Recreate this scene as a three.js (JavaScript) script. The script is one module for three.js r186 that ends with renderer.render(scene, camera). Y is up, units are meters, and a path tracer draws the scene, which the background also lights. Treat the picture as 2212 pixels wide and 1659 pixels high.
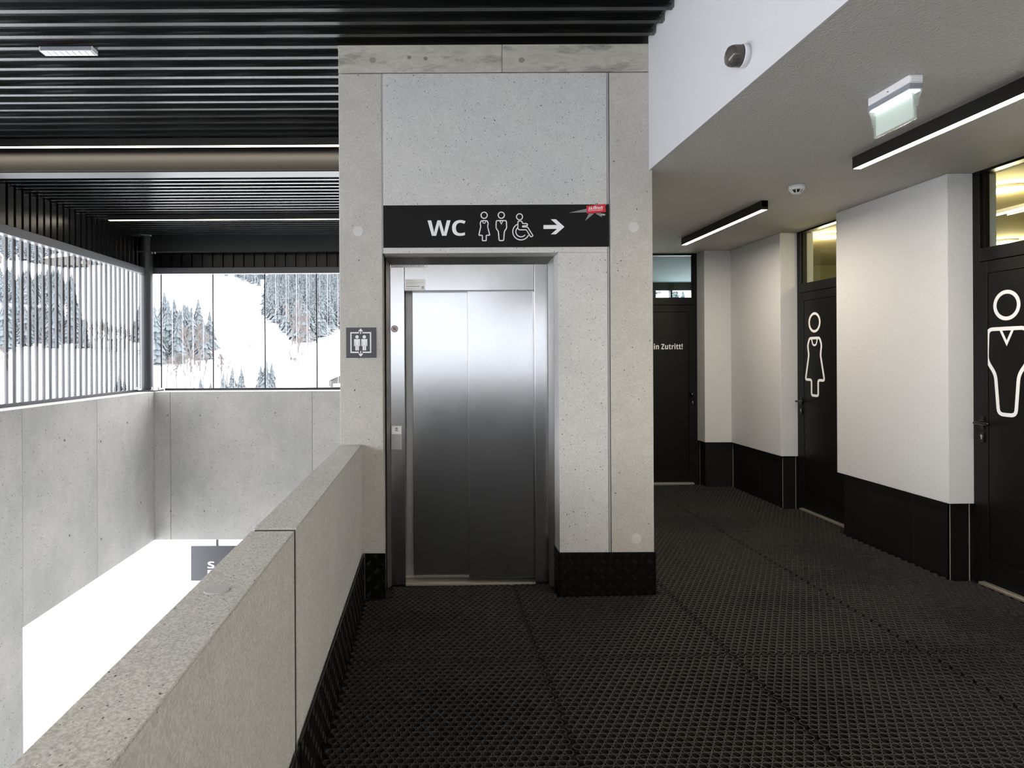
import * as THREE from 'three';
import { mergeGeometries } from 'three/addons/utils/BufferGeometryUtils.js';
import { RoundedBoxGeometry } from 'three/addons/geometries/RoundedBoxGeometry.js';
import { ConvexGeometry } from 'three/addons/geometries/ConvexGeometry.js';
import { TextGeometry } from 'three/addons/geometries/TextGeometry.js';
import { FontLoader } from 'three/addons/loaders/FontLoader.js';
import { RectAreaLightUniformsLib } from 'three/addons/lights/RectAreaLightUniformsLib.js';

// ------------------------------------------------------------------ camera, sky, exposure
// The lift shaft's front is the plane z = 0; the camera stands 4.295 m before it, eyes 1.583 m above the lift sill.
const EYE = 1.583, ZC = 4.295, W = 2212, H = 1659, F = 1400;
const scene = new THREE.Scene();
const camera = new THREE.PerspectiveCamera(2 * Math.atan(H / 2 / F) * 180 / Math.PI, W / H, 0.05, 2500);
camera.position.set(0, EYE, ZC);
camera.rotation.set(0, 0, -0.005);
camera.setViewOffset(W, H, 177, 58.5, W, H);           // shifted lens: the axis meets the picture left of and above its middle
const SKY = 4.2, LED = 17, LED_CORRIDOR = 52;
scene.background = new THREE.Color(0.965, 0.98, 1.0);   // even overcast
scene.environment = null;
scene.backgroundIntensity = SKY;
const renderer = new THREE.WebGLRenderer({ antialias: true });
renderer.toneMapping = THREE.LinearToneMapping;
renderer.toneMappingExposure = 2.3;
renderer.shadowMap.enabled = true;
RectAreaLightUniformsLib.init();

// ------------------------------------------------------------------ helpers
let seed = 7;
const rnd = () => { seed = (seed + 0x6d2b79f5) | 0; let t = Math.imul(seed ^ (seed >>> 15), 1 | seed); t = (t + Math.imul(t ^ (t >>> 7), 61 | t)) ^ t; return ((t ^ (t >>> 14)) >>> 0) / 4294967296; };
const rr = (a, b) => a + (b - a) * rnd();
const taken = {};
const numbered = (n) => { const k = (taken[n] = (taken[n] ?? -1) + 1); return k ? n + '_' + String(k).padStart(3, '0') : n; };
const Z = (D) => ZC - D;                                 // distance from the camera plane -> z
const floorY = (x) => 0.014 * (x - 0.3);                 // the floor falls a little towards the parapet
function tag(o, label, category, group, kind) {
  if (label) o.userData.label = label;
  if (category) o.userData.category = category;
  if (group) o.userData.group = group;
  if (kind) o.userData.kind = kind;
  return o;
}
function base(name, pos = [0, 0, 0], turn = 0) { const g = new THREE.Group(); g.name = numbered(name); g.position.set(...pos); g.rotation.y = turn; scene.add(g); return g; }
function structure(name, label) { const g = base(name); g.userData.kind = 'structure'; if (label) g.userData.label = label; return g; }
function add(name, geo, mat, parent, label) {
  const g = Array.isArray(geo) ? (geo.length > 1 ? mergeGeometries(geo.map(clean)) : geo[0]) : geo;
  const m = new THREE.Mesh(g, mat); m.name = parent === scene ? numbered(name) : name; m.castShadow = m.receiveShadow = true;
  if (label) m.userData.label = label;
  parent.add(m); return m;
}
function clean(g) { let h = g.index ? g.toNonIndexed() : g; for (const k of Object.keys(h.attributes)) if (!['position', 'normal', 'uv'].includes(k)) h.deleteAttribute(k); if (!h.attributes.uv) h.setAttribute('uv', new THREE.BufferAttribute(new Float32Array(h.attributes.position.count * 2), 2)); return h; }
// texture coordinates in units of `tile` metres, by the way each face looks
function uvm(g0, tile, du = 0, dv = 0) {
  const g = g0.index ? g0.toNonIndexed() : g0, p = g.attributes.position, n = g.attributes.normal, uv = new Float32Array(p.count * 2);
  for (let i = 0; i < p.count; i++) {
    const ax = Math.abs(n.getX(i)), ay = Math.abs(n.getY(i)), az = Math.abs(n.getZ(i)), x = p.getX(i), y = p.getY(i), z = p.getZ(i);
    const [a, b] = ay > ax && ay > az ? [x, z] : ax > az ? [z, y] : [x, y];
    uv[i * 2] = a / tile + du; uv[i * 2 + 1] = b / tile + dv;
  }
  g.setAttribute('uv', new THREE.BufferAttribute(uv, 2)); return g;
}
const box = (x0, x1, y0, y1, z0, z1) => { const g = new THREE.BoxGeometry(Math.abs(x1 - x0), Math.abs(y1 - y0), Math.abs(z1 - z0)); g.translate((x0 + x1) / 2, (y0 + y1) / 2, (z0 + z1) / 2); return g; };
const rbox = (x0, x1, y0, y1, z0, z1, r = 0.004, s = 2) => { const g = new RoundedBoxGeometry(Math.abs(x1 - x0), Math.abs(y1 - y0), Math.abs(z1 - z0), s, r); g.translate((x0 + x1) / 2, (y0 + y1) / 2, (z0 + z1) / 2); return g; };
const cyl = (r0, r1, h, x, y, z, seg = 24, axis = 'y') => { const g = new THREE.CylinderGeometry(r1, r0, h, seg); if (axis === 'z') g.rotateX(Math.PI / 2); if (axis === 'x') g.rotateZ(-Math.PI / 2); g.translate(x, y, z); return g; };
const hull = (pts) => new ConvexGeometry(pts.map((p) => new THREE.Vector3(...p)));
function quads(list) {                                   // list of [a, b, c, d] corner points -> flat two-triangle faces
  const pos = []; for (const [a, b, c, d] of list) pos.push(...a, ...b, ...c, ...a, ...c, ...d);
  const g = new THREE.BufferGeometry(); g.setAttribute('position', new THREE.Float32BufferAttribute(pos, 3)); g.computeVertexNormals(); return g;
}
// flat outline print: a line of width w along points, round joints and ends, in the plane z = 0
function stroke(pts0, w, closed = false) {
  let pts = pts0.filter((p, i) => i === 0 || Math.hypot(p[0] - pts0[i - 1][0], p[1] - pts0[i - 1][1]) > 1e-6);
  const same = (a, b) => Math.hypot(a[0] - b[0], a[1] - b[1]) < 1e-6;
  if (same(pts[0], pts[pts.length - 1]) && pts.length > 2) { pts = pts.slice(0, -1); closed = true; }
  const n = pts.length, L = [], R = [], dir = (a, b) => { const l = Math.hypot(b[0] - a[0], b[1] - a[1]); return [(b[0] - a[0]) / l, (b[1] - a[1]) / l]; };
  for (let i = 0; i < n; i++) {
    const d0 = closed || i > 0 ? dir(pts[(i + n - 1) % n], pts[i]) : dir(pts[0], pts[1]), d1 = closed || i < n - 1 ? dir(pts[i], pts[(i + 1) % n]) : d0;
    let mx = -(d0[1] + d1[1]), my = d0[0] + d1[0]; const ml = Math.hypot(mx, my) || 1; mx /= ml; my /= ml;
    const k = w / 2 / Math.max(0.45, mx * -d1[1] + my * d1[0]);
    L.push([pts[i][0] + mx * k, pts[i][1] + my * k, 0]); R.push([pts[i][0] - mx * k, pts[i][1] - my * k, 0]);
  }
  const q = []; for (let i = 0; i < (closed ? n : n - 1); i++) { const j = (i + 1) % n; q.push([R[i], R[j], L[j], L[i]]); }
  const out = [clean(quads(q))];
  if (!closed) for (const [p, a] of [[pts[0], dir(pts[1], pts[0])], [pts[n - 1], dir(pts[n - 2], pts[n - 1])]]) { const c = new THREE.CircleGeometry(w / 2, 8, Math.atan2(a[1], a[0]) - Math.PI / 2, Math.PI); c.translate(p[0], p[1], 0); out.push(clean(c)); }
  return out.length > 1 ? mergeGeometries(out) : out[0];
}
const arc = (cx, cy, r, a0, a1, n = 24) => Array.from({ length: n + 1 }, (_, i) => { const a = (a0 + (a1 - a0) * i / n) * Math.PI / 180; return [cx + r * Math.cos(a), cy + r * Math.sin(a)]; });
function soften(pts, r, n = 4) {                         // round the corners of a closed outline
  const out = [];
  pts.forEach((p, i) => {
    const a = pts[(i + pts.length - 1) % pts.length], b = pts[(i + 1) % pts.length], la = Math.hypot(a[0] - p[0], a[1] - p[1]), lb = Math.hypot(b[0] - p[0], b[1] - p[1]), k = Math.min(r, la / 2.2, lb / 2.2);
    const s = [p[0] + (a[0] - p[0]) / la * k, p[1] + (a[1] - p[1]) / la * k], e = [p[0] + (b[0] - p[0]) / lb * k, p[1] + (b[1] - p[1]) / lb * k];
    for (let j = 0; j <= n; j++) { const t = j / n, u = 1 - t; out.push([u * u * s[0] + 2 * u * t * p[0] + t * t * e[0], u * u * s[1] + 2 * u * t * p[1] + t * t * e[1]]); }
  });
  return out;
}
const flat = (pts) => new THREE.ShapeGeometry(new THREE.Shape(pts.map((p) => new THREE.Vector2(...p))));
const bold = await new FontLoader().loadAsync('fonts/droid/droid_sans_bold.typeface.json');
const regular = await new FontLoader().loadAsync('fonts/droid/droid_sans_regular.typeface.json');
function text(str, x0, x1, y0, y1, font = bold, slant = 0) {   // lettering that fills the given rectangle
  const g = new TextGeometry(str, { font, size: 1, depth: 0.0004, curveSegments: 5 }); g.computeBoundingBox();
  const b = g.boundingBox, sx = (x1 - x0) / (b.max.x - b.min.x), sy = (y1 - y0) / (b.max.y - b.min.y);
  g.translate(-b.min.x, -b.min.y, 0); g.scale(sx, sy, 1);
  if (slant) { const p = g.attributes.position; for (let i = 0; i < p.count; i++) p.setX(i, p.getX(i) + slant * p.getY(i)); }
  g.translate(x0, y0, 0); g.computeVertexNormals(); return g;
}

// ------------------------------------------------------------------ textures
function noiseField(n, cells, s) {                       // tileable value noise, n x n, several octaves
  seed = s; const out = new Float32Array(n * n); let amp = 1, total = 0;
  for (const c of cells) {
    const g = Float32Array.from({ length: c * c }, () => rnd());
    for (let y = 0; y < n; y++) {
      const fy = y / n * c, y0 = Math.floor(fy), ty = fy - y0, wy = ty * ty * (3 - 2 * ty), r0 = (y0 % c) * c, r1 = ((y0 + 1) % c) * c;
      for (let x = 0; x < n; x++) {
        const fx = x / n * c, x0 = Math.floor(fx), tx = fx - x0, wx = tx * tx * (3 - 2 * tx), a = x0 % c, b = (x0 + 1) % c;
        out[y * n + x] += amp * ((g[r0 + a] * (1 - wx) + g[r0 + b] * wx) * (1 - wy) + (g[r1 + a] * (1 - wx) + g[r1 + b] * wx) * wy);
      }
    }
    total += amp; amp *= 0.62;
  }
  for (let i = 0; i < out.length; i++) out[i] = out[i] / total - 0.5;
  return out;
}
function finish(canvas, srgb, aniso = 8) { const t = new THREE.CanvasTexture(canvas); t.wrapS = t.wrapT = THREE.RepeatWrapping; t.anisotropy = aniso; if (srgb) t.colorSpace = THREE.SRGBColorSpace; return t; }
function canvasOf(n, m = n) { const c = document.createElement('canvas'); c.width = n; c.height = m; return [c, c.getContext('2d')]; }
function painted(n, fn) { const [c, x] = canvasOf(n), im = x.createImageData(n, n), d = im.data; for (let i = 0; i < n * n; i++) { const [r, g, b] = fn(i, i % n, Math.floor(i / n)); d[i * 4] = r; d[i * 4 + 1] = g; d[i * 4 + 2] = b; d[i * 4 + 3] = 255; } x.putImageData(im, 0, 0); return [c, x]; }
function blot(x, n, cx, cy, rx, ry, turn, style) { x.fillStyle = style; for (const ox of [-n, 0, n]) for (const oy of [-n, 0, n]) { if (cx + ox < -30 || cx + ox > n + 30 || cy + oy < -30 || cy + oy > n + 30) continue; x.beginPath(); x.ellipse(cx + ox, cy + oy, rx, ry, turn, 0, 7); x.fill(); } }
// concrete: base tone, cloudy formwork stains, fine sand grain, pores, light and dark aggregate
function concrete({ n = 2048, s, tone, cloud, grain, pores, poreR, dark, light, streak = 0, sand = 0, spot = 1 }) {
  const a = noiseField(n, [4, 9, 19], s), b = noiseField(n, [37, 90], s + 1), f = sand ? noiseField(n, [Math.round(n / 7), Math.round(n / 3.2)], s + 7) : null, st = streak ? noiseField(n, [3, 31, 80], s + 5) : null; seed = s + 2;
  const [c, x] = painted(n, (i, px, py) => {
    const g = (rnd() - 0.5) * grain, k = a[i] * cloud + b[i] * cloud * 0.35 + g + (f ? f[i] * sand : 0) + (st ? streak * st[(Math.floor(py * 0.06) % n) * n + px] : 0);
    return [tone[0] + k + a[i] * 3, tone[1] + k, tone[2] + k - a[i] * 3];
  });
  const [bc, bx] = canvasOf(n); bx.fillStyle = '#c8c8c8'; bx.fillRect(0, 0, n, n);
  for (let i = 0; i < dark; i++) { const r = (0.6 + Math.pow(rnd(), 6) * 2.1) * spot, v = Math.round(tone[0] * (1 - 0.62 * Math.pow(rnd(), 1.7))); blot(x, n, rnd() * n, rnd() * n, r * rr(0.8, 1.5), r, rnd() * 3, `rgb(${v},${v},${v + 3})`); }
  for (let i = 0; i < light; i++) { const r = (0.5 + Math.pow(rnd(), 6) * 1.8) * spot; blot(x, n, rnd() * n, rnd() * n, r * rr(0.8, 1.4), r, rnd() * 3, `rgba(${tone[0] + 42},${tone[1] + 42},${tone[2] + 42},${(0.25 + 0.75 * rnd() * rnd()).toFixed(2)})`); }
  for (let i = 0; i < pores; i++) {
    const r = poreR * (0.35 + Math.pow(rnd(), 3) * 1.3), cx = rnd() * n, cy = rnd() * n, t = rnd() * 3, e = rr(0.7, 1.9), v = Math.round(tone[0] * rr(0.3, 0.55));
    blot(x, n, cx, cy, r * e, r, t, `rgba(${v},${v - 2},${v - 5},0.9)`); blot(bx, n, cx, cy, r * e * 1.1, r * 1.1, t, '#101010');
  }
  return [finish(c, true), finish(bc, false)];
}
const [facadeMap, facadeBump] = concrete({ s: 11, tone: [212, 210, 206], cloud: 18, grain: 16, sand: 22, pores: 200, poreR: 2.4, dark: 23000, light: 4200, spot: 1.12 });
const [wallMap, wallBump] = concrete({ s: 23, tone: [160, 159, 156], cloud: 20, grain: 14, sand: 14, pores: 1700, poreR: 2.5, dark: 3500, light: 900, streak: 12 });
const [capMap, capBump] = concrete({ s: 37, tone: [176, 175, 172], cloud: 16, grain: 30, sand: 60, pores: 2600, poreR: 1.9, dark: 9000, light: 2600 });
const [parapetMap] = concrete({ s: 29, tone: [199, 197, 193], cloud: 14, grain: 22, sand: 40, pores: 60, poreR: 1.6, dark: 3000, light: 500, streak: 9, spot: 0.8 });
const [columnMap] = concrete({ s: 17, tone: [208, 205, 200], cloud: 22, grain: 16, sand: 26, pores: 420, poreR: 2.3, dark: 4200, light: 1200, spot: 0.9 });
const plasterBump = (() => { const n = 1024, a = noiseField(n, [70, 150, 300], 41); return finish(painted(n, (i) => { const v = 128 + a[i] * 330; return [v, v, v]; })[0], false); })();
const deckMap = (() => { const n = 256, k = 4, p = n / k, [c, x] = canvasOf(n); x.fillStyle = '#ffffff'; x.fillRect(0, 0, n, n); x.fillStyle = '#000000';   // punched holes, 3.2 mm on a 6 mm grid
  for (let i = 0; i <= k; i++) for (let j = 0; j <= k * 2; j++) { x.beginPath(); x.arc((i + (j % 2) / 2) * p, j * p / 2, p * 0.21, 0, 7); x.fill(); } return finish(c, false); })();
const brushed = (() => { const n = 512, a = noiseField(n, [256], 51), b = noiseField(n, [5, 11], 52); return finish(painted(n, (i, px, py) => { const v = 214 + a[(Math.floor(py / 24) % n) * n + px] * 26 + b[i] * 22; return [v, v, v]; })[0], false); })();
const boardMap = (() => { const n = 1024, [c, x] = painted(n, () => [190, 187, 179]); seed = 61;   // sawn-board print in concrete
  const a = noiseField(n, [5, 11, 40], 62), b = noiseField(n, [128, 256], 63), im = x.getImageData(0, 0, n, n), d = im.data;
  for (let y = 0; y < n; y++) for (let q = 0; q < n; q++) { const i = y * n + q, w = Math.sin((y / n * 60) + a[(y * n + Math.floor(q * 0.35)) % (n * n)] * 34), k = w * 5 + b[i] * 15 + Math.max(0, a[(((y * 3) % n) * n + q)] - 0.04) * -150; d[i * 4] += k; d[i * 4 + 1] += k; d[i * 4 + 2] += k - 2; }
  x.putImageData(im, 0, 0);
  for (const [kx, ky, q] of [[677, 761, 1], [903, 745, 0.6], [1005, 752, 0.6], [958, 356, 0.9]]) for (let r = 4; r >= 1; r--) { x.strokeStyle = 'rgba(92,89,83,0.4)'; x.lineWidth = 4.5; x.beginPath(); x.ellipse(kx, ky, r * 4.6 * q, r * 4 * q, 0, 0, 7); x.stroke(); }
  return finish(c, true); })();
const wearMap = (() => { const n = 512, a = noiseField(n, [5, 11, 23], 71); return finish(painted(n, (i) => { const v = 214 + a[i] * 120; return [v, v, v]; })[0], true); })();

const std = (o) => new THREE.MeshStandardMaterial(o);
const M = {
  facade: std({ map: columnMap, bumpMap: wallBump, bumpScale: 0.0012, roughness: 0.85, color: 0xecebe9 }),
  facadeCool: std({ map: facadeMap, bumpMap: facadeBump, bumpScale: 0.0012, roughness: 0.8, color: 0xf7f8fb }),
  wall: std({ map: wallMap, bumpMap: wallBump, bumpScale: 0.002, roughness: 0.88 }),
  cap: std({ map: capMap, bumpMap: capBump, bumpScale: 0.002, roughness: 0.9 }),
  parapet: std({ map: parapetMap, bumpMap: wallBump, bumpScale: 0.0008, roughness: 0.88 }),
  board: std({ map: boardMap, bumpMap: boardMap, bumpScale: 0.0015, roughness: 0.85 }),
  plug: std({ color: 0xcfcfcc, roughness: 0.85 }),
  jointDark: std({ color: 0x22211f, roughness: 0.95 }),
  joint: std({ color: 0x6f6e6c, roughness: 0.9 }),
  ridge: std({ color: 0xa7a7a9, roughness: 0.7 }),
  ceilingPlaster: std({ color: 0xcecbc6, roughness: 0.95, bumpMap: plasterBump, bumpScale: 0.0042 }),
  plaster: std({ color: 0xd5d5d7, roughness: 0.95, bumpMap: plasterBump, bumpScale: 0.0015 }),
  smooth: std({ color: 0xcfcfd2, roughness: 0.9, bumpMap: plasterBump, bumpScale: 0.0004 }),
  deck: new THREE.MeshPhysicalMaterial({ color: 0x0d0e0f, alphaMap: deckMap, alphaTest: 0.5, roughness: 0.27, ior: 1.9, side: THREE.DoubleSide }),
  blackSteel: std({ color: 0x17181a, roughness: 0.42, metalness: 0.2 }),
  beam: new THREE.MeshPhysicalMaterial({ color: 0x100f0e, roughness: 0.4, ior: 1.45, specularIntensity: 0.8 }),
  rail: std({ color: 0x3e3f43, roughness: 0.45, metalness: 0.4 }),
  columnPaint: std({ color: 0x2c2e32, roughness: 0.4, metalness: 0.2 }),
  claddingBlack: new THREE.MeshPhysicalMaterial({ color: 0x080808, roughness: 0.27, ior: 1.5, specularIntensity: 0.6 }),
  mesh: std({ color: 0x8c8d92, roughness: 0.5, metalness: 0.3, transparent: true, opacity: 0.1, side: THREE.DoubleSide }),
  meshDimming: std({ color: 0x77787c, roughness: 0.5, metalness: 0.3, transparent: true, opacity: 0.68, side: THREE.DoubleSide }),  // opacity set to dim daylight coming from behind the viewer
  ribLit: std({ color: 0xa9aab0, roughness: 0.5, transparent: true, opacity: 0.5, side: THREE.DoubleSide }),  // paler copy of rib: daylight caught on the far screen is in its colour
  rib: std({ color: 0x222327, roughness: 0.5, metalness: 0.2, transparent: true, opacity: 0.97, side: THREE.DoubleSide }),
  lap: std({ color: 0x2f3034, roughness: 0.5, metalness: 0.3 }),
  steel: std({ color: 0xb4b5b8, roughness: 0.205, roughnessMap: brushed, metalness: 1 }),
  steelDark: std({ color: 0xa9a8a6, roughness: 0.55, roughnessMap: brushed, metalness: 1 }),
  aluminium: std({ color: 0xb6b1a6, roughness: 0.45, metalness: 0.75 }),
  signBlack: new THREE.MeshPhysicalMaterial({ color: 0x0d0d0e, roughness: 0.6, specularIntensity: 0.5 }),
  signGrey: std({ color: 0x3a3b40, roughness: 0.35 }),
  print: std({ color: 0xf4f4f6, roughness: 0.6, side: THREE.DoubleSide }),
  printGrey: std({ color: 0x8b8c8e, roughness: 0.6, side: THREE.DoubleSide }),
  printRed: std({ color: 0xd62433, roughness: 0.6, side: THREE.DoubleSide }),
  printBlack: std({ color: 0x1b1b1d, roughness: 0.6, side: THREE.DoubleSide }),
  printDim: std({ color: 0x9b9c9e, roughness: 0.6, side: THREE.DoubleSide }),
  paper: std({ color: 0xfbfbfb, roughness: 0.7 }),
  door: new THREE.MeshPhysicalMaterial({ color: 0x0b0a0a, roughness: 0.45, specularIntensity: 0.55 }),
  doorPanel: new THREE.MeshPhysicalMaterial({ color: 0x0b0a09, roughness: 0.4, specularIntensity: 0.55 }),
  gap: std({ color: 0x030303, roughness: 0.9 }),
  gloss: std({ color: 0x0c0c0c, roughness: 0.15 }),
  glass: new THREE.MeshPhysicalMaterial({ color: 0xeef5f4, roughness: 0.02, transmission: 1, thickness: 0, ior: 1.5, specularIntensity: 0.4 }),
  skirt: std({ color: 0x0c0b0a, roughness: 0.45, map: wearMap }),
  tread: std({ color: 0x141414, roughness: 0.26, metalness: 0.5 }),
  silicone: std({ color: 0x8d897e, roughness: 0.7 }),
  rubber: std({ color: 0x242220, roughness: 0.6 }),
  slab: std({ color: 0x070605, roughness: 0.9 }),
  white: std({ color: 0xe9e9ec, roughness: 0.45 }),
  greyPlastic: std({ color: 0x8f939b, roughness: 0.4 }),
  lampBlack: std({ color: 0x141313, roughness: 0.5 }),
  led: std({ color: 0xffffff, emissive: new THREE.Color(1, 0.86, 0.62), emissiveIntensity: 7 }),
  ledCool: std({ color: 0xffffff, emissive: new THREE.Color(0.95, 1, 1), emissiveIntensity: 0.9 }),
  ledWarmDisc: std({ color: 0xffffff, emissive: new THREE.Color(1, 0.85, 0.55), emissiveIntensity: 3 }),
  signPane: std({ color: 0xc3cfc7, roughness: 0.5, emissive: new THREE.Color(0.85, 1, 0.9), emissiveIntensity: 0.03 }),
  acrylic: new THREE.MeshPhysicalMaterial({ color: 0xf3f8f6, roughness: 0.08, transmission: 0.85, thickness: 0, ior: 1.49 }),
  smoked: new THREE.MeshPhysicalMaterial({ color: 0x8d8782, roughness: 0.1, transmission: 0.75, thickness: 0, ior: 1.5 }),
  washroom: std({ color: 0xcdbf98, roughness: 0.9 }),
  washroomTile: std({ color: 0xa3a37c, roughness: 0.6 }),
  backRoom: std({ color: 0x8b979d, roughness: 0.9 }),
  snow: std({ color: 0xf3f5f8, roughness: 0.95 }),
  needles: std({ color: 0x4a5054, roughness: 0.95 }),
  bark: std({ color: 0x3a3532, roughness: 0.95 }),
  twigs: std({ color: 0x554f4d, roughness: 0.95 }),
  timber: std({ color: 0x3d3935, roughness: 0.9 }),
  bolt: std({ color: 0xb9bac0, roughness: 0.3, metalness: 0.9 }),
};

// ------------------------------------------------------------------ the setting: plan dimensions
const XL = -4.63, XLO = -5.02, XB = 1.457, XW = 3.525, XD = 3.695, XWO = 3.86, CEIL = 2.813, ROOF = 3.65, PAR = 1.005;
const PX0 = -0.60, PX1 = -0.456;                         // parapet
const zBack = Z(10.87), zBackO = Z(11.4), zFar = 11.5;   // far stairwell wall; the hall's open side behind the camera
const SX0 = -0.598, SX1 = 1.479;                         // lift shaft

// floors
{
  const f = structure('floor');
  const slab = uvm(box(-0.66, 3.9, -0.3, -0.018, Z(8), zFar), 1); slab.rotateZ(0.014); slab.translate(0, -0.0042, 0);
  add('slab', slab, M.slab, f);
  const low = structure('floor_lower');
  add('slab', uvm(box(XLO, 4, -3.7, -3.4, zBackO, zFar), 2.4), M.wall, low);
}
// concrete walls round the stairwell
{
  const wl = structure('wall_left');
  const seamZ = (x) => x;                                // casting joints cut the wall into bays
  const bays = [zFar, 7.2, 4.8, 2.4, Z(7.35) + 2.55, Z(7.35)];
  for (let i = 0; i < bays.length - 1; i++) add('concrete_panel', uvm(rbox(XLO, XL, -3.4, 1.02, bays[i + 1] + 0.003, bays[i] - 0.003, 0.004), 2.4, i * 0.37), M.wall, wl);
  const up = [Z(7.35), Z(9.0), Z(10.65), zBackO];
  for (let i = 0; i < 3; i++) add('concrete_panel', uvm(rbox(XLO, XL, -1.465, 1.02, up[i + 1] + 0.003, up[i] - (i ? 0.003 : 0), 0.004), 2.4, 0.21 + i * 0.41), M.wall, wl);
  const wb = structure('wall_back');
  const xs = [XL + 0.001, -4.36, -1.98, -0.4];
  for (let i = 0; i < 3; i++) add('concrete_panel', uvm(rbox(xs[i], xs[i + 1] - 0.005, -1.465, 1.02, zBackO, zBack, 0.004), 2.4, 0.55 + i * 0.33, 0.2), M.wall, wb);
  // tie holes of the formwork
  for (const [x, y] of [[-4.41, 0.62], [-3.86, 0.62], [-2.6, 0.66], [-4.36, -0.98], [-3.8, -0.98]]) add('tie_hole', cyl(0.014, 0.014, 0.008, x, y, zBack + 0.001, 14, 'z'), M.joint, wb);
  for (const [D, y] of [[8.2, 0.55], [9.1, 0.42], [9.9, 0.6], [8.3, -0.68], [9.1, -0.95], [10.35, -0.72]]) add('tie_hole', cyl(0.014, 0.014, 0.008, XL + 0.001, y, Z(D), 14, 'x'), M.joint, wl);
  const wc = structure('wall_core');
  add('concrete_panel', uvm(box(-0.598, -0.4, -3.4, ROOF + 0.1, zBackO, Z(6.02)), 2.4), M.wall, wc);
}
// the parapet between stairwell and hall: three precast lengths with an open joint
{
  const p = structure('parapet');
  const zs = [0, Z(2.18), Z(0.1), 4.2 + 2.3, 8.6, zFar];
  for (let i = 0; i < zs.length - 1; i++) {
    const z0 = zs[i] + (i ? 0.018 : 0.001), z1 = zs[i + 1] - 0.018;
    const s = add('concrete_panel', uvm(rbox(PX0, PX1, -0.55, PAR - 0.004, z0, z1, 0.002), 1.8, 0.3 + i * 0.57, 0.3), M.parapet, p);
    add('coping', uvm(rbox(PX0 - 0.0006, PX1 + 0.0006, PAR - 0.0075, PAR, z0, z1, 0.003), 1.3, i * 0.3), M.cap, s);
  }
  for (const z of zs.slice(1, -1)) add('joint_filler', box(PX0 + 0.004, PX1 - 0.004, -0.5, PAR - 0.006, z - 0.0175, z + 0.0175), M.jointDark, p);
  add('plug', cyl(0.031, 0.031, 0.004, -0.535, PAR + 0.0006, Z(1.615), 28), M.ridge, p);
}
// lift shaft: cast columns, in-between panels, board-marked lintel
const OX0 = -0.301, OX1 = 0.853, OY = 2.27;             // opening in the concrete
{
  const s = structure('wall_shaft');
  add('shaft_core', uvm(box(SX0 + 0.002, SX1 - 0.002, -0.3, ROOF - 0.005, Z(6.0), -0.36), 2.2), M.facade, s);
  add('concrete_panel', uvm(rbox(SX0, -0.313, -0.02, 3.462, -0.36, 0, 0.004), 2.2, 0.1), M.facade, s);
  add('concrete_panel', uvm(mergeGeometries([clean(rbox(OX0 - 0.004, 1.178, OY, 3.462, -0.36, 0, 0.003)), clean(rbox(OX1, 1.178, -0.02, OY - 0.0005, -0.36, 0, 0.003))]), 2.2, 0.4), M.facadeCool, s);
  add('concrete_panel', uvm(rbox(1.197, SX1, -0.02, 3.462, -0.36, 0, 0.004), 2.2, 0.7), M.facade, s);
  add('joint_filler', box(-0.315, -0.303, OY, 3.46, -0.36, -0.008), M.joint, s);
  add('joint_filler', box(1.176, 1.199, -0.02, 3.46, -0.36, -0.009), M.joint, s);
  add('joint_bead', cyl(0.0055, 0.0055, 3.46 - OY, -0.3085, (3.46 + OY) / 2, -0.006, 10), M.ridge, s);
  add('joint_bead', cyl(0.0065, 0.0065, 3.44, 1.186, 1.74, -0.006, 10), M.ridge, s);
  const l1 = uvm(rbox(SX0, 0.487, 3.467, ROOF, -0.3, 0.004, 0.004), 1.09), l2 = uvm(rbox(0.489, SX1, 3.467, ROOF, -0.3, 0.004, 0.004), 1.09, 0.37, 0.4);
  add('lintel_board', l1, M.board, s); add('lintel_board', l2, M.board, s);
  for (const [x, y] of [[-0.473, 2.418], [1.353, 2.436], [1.362, 0.372]]) add('plug', cyl(0.034, 0.034, 0.003, x, y, 0.0004, 32, 'z'), M.plug, s);
}
// plastered side: upper wall over the corridor, corridor ceiling, piers, end wall
{
  const u = structure('wall_upper');
  add('plaster', uvm(box(XB, XB + 0.012, CEIL, ROOF + 0.1, 0.0005, zFar), 0.6), M.smooth, u);
  add('masonry', box(XB + 0.012, 1.62, CEIL + 0.202, ROOF + 0.1, 0.0005, zFar), M.smooth, u);
  const c = structure('ceiling');
  add('plaster', uvm(box(XB + 0.0125, XWO, CEIL + 0.001, CEIL + 0.2, 0.0005, zFar), 0.6), M.ceilingPlaster, c);
  add('plaster', uvm(box(SX1 + 0.001, XWO, CEIL + 0.001, CEIL + 0.2, Z(6.0), 0), 0.6), M.ceilingPlaster, c);
  add('plaster', uvm(box(-0.4, XWO, CEIL + 0.001, CEIL + 0.2, Z(7.82), Z(6.0) - 0.001), 0.6), M.ceilingPlaster, c);
  const w = structure('wall_right');
  const SK = 0.565;
  const pier = (z0, z1) => {
    add('plaster', uvm(rbox(XW, XWO, SK, CEIL, z0, z1, 0.004), 0.6), M.plaster, w);
    add('plinth', box(XW + 0.06, XWO, -0.02, SK, z0 + 0.06, z1 - 0.06), M.gap, w);
  };
  pier(Z(5.62), Z(4.41)); pier(Z(7.59), Z(6.52)); pier(Z(3.41), zFar);
  const e = structure('wall_end');
  add('plaster', uvm(rbox(3.215, XWO, SK, CEIL, Z(7.92), Z(7.59), 0.004), 0.6), M.plaster, e);
  add('plinth', box(3.27, XWO, -0.02, SK, Z(7.92), Z(7.65)), M.gap, e);
  add('plaster', uvm(box(-0.4, 2.16, 0, CEIL, Z(7.92), Z(7.59)), 0.6), M.plaster, e);
}
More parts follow.
